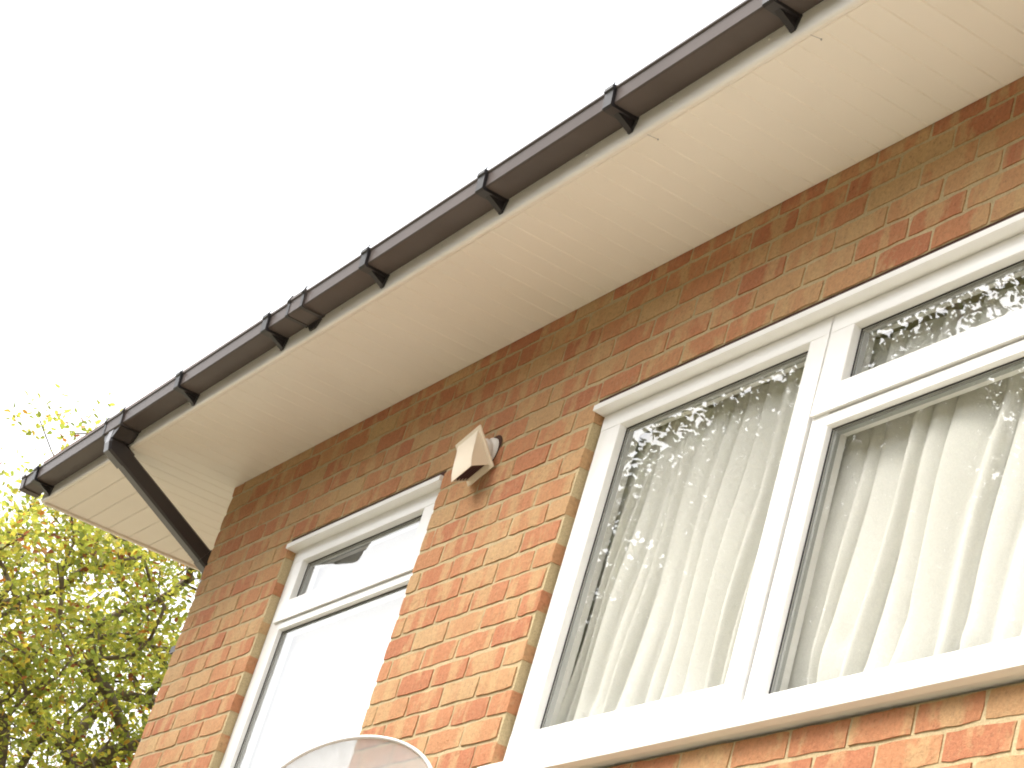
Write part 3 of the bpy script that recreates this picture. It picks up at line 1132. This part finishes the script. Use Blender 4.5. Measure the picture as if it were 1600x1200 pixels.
# ------------------------------------------------------------------ trees
def tree(name, label, base, centre, radii, seed, n_leaf, leaf_size, leaf_mat, tone_bias, n_clump=700, trunk_r=0.15, spread=0.16):
    rng = random.Random(seed)
    nr = np.random.default_rng(seed)
    root = thing(name, label, 'tree', base)
    bs = Vector(base)
    c = Vector(centre) - bs
    rad = Vector(radii)
    # scaffold: points scattered through the crown, each tied to the nearest wood already grown
    top = Vector((c.x * 0.9, c.y * 0.9, c.z - rad.z * 0.30))
    nodes, par = [Vector((0, 0, 0))], [-1]
    for k in range(1, 9):
        t = k / 8
        nodes.append(Vector((top.x * t * t, top.y * t * t, top.z * t)) + Vector((rng.gauss(0, .05), rng.gauss(0, .05), 0)))
        par.append(k - 1)
    cand = []
    while len(cand) < n_clump:
        q = Vector((rng.uniform(-1, 1), rng.uniform(-1, 1), rng.uniform(-1, 1)))
        r_ = q.length
        lump = 0.86 + 0.16 * math.sin(5.1 * math.atan2(q.y, q.x) + seed) * math.cos(4.3 * q.z + seed)
        if r_ < lump and rng.random() < 0.25 + 0.75 * r_:
            cand.append(Vector((c.x + q.x * rad.x, c.y + q.y * rad.y, c.z + q.z * rad.z)))
    cand.sort(key=lambda p: (p - top).length)
    arr = np.zeros((len(nodes) + 4 * n_clump, 3))
    arr[:len(nodes)] = [tuple(p) for p in nodes]
    arr[:4] = 1e6                                   # nothing springs from the lower trunk
    tip_id = []
    for p in cand:
        pn = np.array(tuple(p))
        d2 = ((arr[:len(nodes)] - pn) ** 2).sum(1) + 0.25 * np.maximum(arr[:len(nodes), 2] - pn[2], 0)
        j = int(d2.argmin())
        st = nodes[j]
        ln = (p - st).length
        m_ = 2 if ln > 0.35 else 1
        prev = j
        for q in range(1, m_ + 1):
            w = st.lerp(p, q / m_)
            if q < m_:
                w = w + Vector((rng.gauss(0, .06), rng.gauss(0, .06), rng.gauss(0.05, .05))) * ln
            arr[len(nodes)] = tuple(w)
            nodes.append(w); par.append(prev); prev = len(nodes) - 1
        tip_id.append(prev)
    cnt = [0] * len(nodes)
    for t in tip_id:
        cnt[t] += 1
    for i in range(len(nodes) - 1, 0, -1):
        cnt[par[i]] += cnt[i]
    rw = [0.0055 * math.sqrt(max(q, 1)) * trunk_r / 0.15 for q in cnt]
    segs = []
    for i in range(1, len(nodes)):
        a_, b_ = nodes[par[i]], nodes[i]
        r0 = min(rw[par[i]], rw[i] * 1.35)
        segs.append([(a_, r0), (b_, rw[i])])
    tips = [(nodes[t], None) for t in tip_id]
    wood = MB()
    for pts in segs:
        rings = []
        n = 7 if pts[0][1] > 0.05 else 5
        for i, (p, r) in enumerate(pts):
            d = (pts[min(i + 1, len(pts) - 1)][0] - pts[max(i - 1, 0)][0])
            q = d.to_track_quat('Z', 'Y')
            rings.append([tuple(p + q @ Vector((max(r, 0.004) * math.cos(a * 2 * math.pi / n), max(r, 0.004) * math.sin(a * 2 * math.pi / n), 0))) for a in range(n)])
        wood.sweep(rings)
    me = bpy.data.meshes.new('trunk')
    me.from_pydata(wood.v, [], wood.f)
    me.materials.append(M['bark'])
    for p in me.polygons:
        p.use_smooth = True
    link('trunk', me, root)

    # leaves in loose clusters round the twig ends
    T = np.array([tuple(t[0]) for t in tips])
    pick = nr.integers(0, len(T), n_leaf)
    pos = T[pick] + nr.normal(0, 1, (n_leaf, 3)) * np.array([1.0, 1.0, 0.75]) * spread
    q = (pos - np.array(tuple(c))) / np.array(tuple(rad))
    rr = np.sqrt((q ** 2).sum(1))
    keep = rr < 1.06
    pos, rr = pos[keep], rr[keep]
    n = len(pos)
    shape = np.array([(0, 0, 0), (0.30, 0.28, 0.05), (0.22, 0.62, 0.07), (0, 1.0, -0.04), (-0.22, 0.62, 0.07), (-0.30, 0.28, 0.05)])
    sz = leaf_size * nr.uniform(0.65, 1.25, n)
    ax_z = nr.normal(0, 1, (n, 3)); ax_z[:, 2] = np.abs(ax_z[:, 2]) + 0.5
    ax_z /= np.linalg.norm(ax_z, axis=1)[:, None]
    ax_y = nr.normal(0, 1, (n, 3)); ax_y[:, 2] -= 0.5
    ax_y -= (ax_y * ax_z).sum(1)[:, None] * ax_z
    ax_y /= np.linalg.norm(ax_y, axis=1)[:, None]
    ax_x = np.cross(ax_y, ax_z)
    V3 = pos[:, None, :] + sz[:, None, None] * (shape[None, :, 0:1] * ax_x[:, None, :] + shape[None, :, 1:2] * ax_y[:, None, :] + shape[None, :, 2:3] * ax_z[:, None, :])
    V3 = V3.reshape(-1, 3)
    me = bpy.data.meshes.new('crown')
    me.vertices.add(n * 6)
    me.vertices.foreach_set('co', V3.ravel())
    quad = np.array([[0, 1, 2, 3], [0, 3, 4, 5]])
    idx = (np.arange(n)[:, None, None] * 6 + quad[None]).reshape(-1)
    me.loops.add(len(idx)); me.loops.foreach_set('vertex_index', idx.astype(np.int32))
    me.polygons.add(n * 2)
    me.polygons.foreach_set('loop_start', (np.arange(n * 2) * 4).astype(np.int32))
    me.update(calc_edges=True)
    clump = nr.uniform(0, 1, len(T))[pick][keep]
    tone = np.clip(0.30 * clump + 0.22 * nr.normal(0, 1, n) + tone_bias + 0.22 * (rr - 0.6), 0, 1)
    tone = np.where(nr.uniform(0, 1, n) < 0.05, nr.uniform(0.88, 1.0, n), tone)
    me.attributes.new('tone', 'FLOAT', 'POINT').data.foreach_set('value', np.repeat(tone, 6).astype(np.float32))
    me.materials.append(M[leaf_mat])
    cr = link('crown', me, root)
    cr['kind'] = 'stuff'
    return root


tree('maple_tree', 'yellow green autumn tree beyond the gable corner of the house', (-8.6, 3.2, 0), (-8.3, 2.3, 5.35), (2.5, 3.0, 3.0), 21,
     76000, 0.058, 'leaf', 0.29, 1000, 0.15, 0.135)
tree('garden_tree', 'leafy dark green garden tree seen only as a reflection in the casement pane', (-8.6, -8.0, 0), (-8.4, -7.6, 6.5), (3.1, 3.1, 4.5), 5,
     95000, 0.085, 'leaf2', 0.25, 900, 0.2, 0.22)
tree('garden_tree', 'tall dark garden tree seen only as a reflection in the wide right pane', (-3.4, -6.0, 0), (-3.4, -6.1, 6.2), (3.0, 2.9, 4.4), 9,
     95000, 0.085, 'leaf2', 0.25, 900, 0.2, 0.22)


# tall unseen hedge added in front of the house (out of the frame, it shades the low sky)
def hedge():
    nr = np.random.default_rng(3)
    root = thing('shading_hedge', 'tall dark hedge added outside the view to shade the low sky', 'hedge', (-3, -14, 0))
    core = MB()
    n = 60
    rings = []
    for i in range(n + 1):
        x = -34 + 68 * i / n
        h = 8.6 + 0.9 * math.sin(i * 0.9) + 0.6 * math.sin(i * 2.3)
        rings.append([(x, -0.7, 0), (x, 0.8 + 0.2 * math.sin(i * 1.7), 0.3), (x, 0.9 + 0.25 * math.sin(i * 1.3), h * 0.6), (x, 0.45, h - 0.4), (x, 0, h), (x, -0.6, h - 0.6)])
    core.sweep(rings).build('stems', 'bark', root)
    m = 30000
    px = nr.uniform(-34, 34, m); i = (px + 34) / 68 * n
    hh = 8.6 + 0.9 * np.sin(i * 0.9) + 0.6 * np.sin(i * 2.3)
    pz = hh * nr.uniform(0.02, 1.06, m); py = 1.0 - 1.1 * np.clip(pz / hh - 0.75, 0, 1) * 3 + nr.normal(0, 0.16, m)
    P = np.stack([px, py, pz], 1)
    A = nr.normal(0, 1, (m, 3)); A /= np.linalg.norm(A, axis=1)[:, None]
    B = np.cross(A, nr.normal(0, 1, (m, 3))); B /= np.linalg.norm(B, axis=1)[:, None]
    q = 0.15
    V4 = np.stack([P - A * q, P + B * q * 0.6, P + A * q, P - B * q * 0.6], 1).reshape(-1, 3)
    me = bpy.data.meshes.new('leaves')
    me.from_pydata(V4.tolist(), [], np.arange(m * 4).reshape(-1, 4).tolist())
    me.attributes.new('tone', 'FLOAT', 'POINT').data.foreach_set('value', np.repeat(nr.uniform(0, 0.8, m), 4).astype(np.float32))
    me.materials.append(M['leaf2'])
    o = link('leaves', me, root)
    o['kind'] = 'stuff'


hedge()
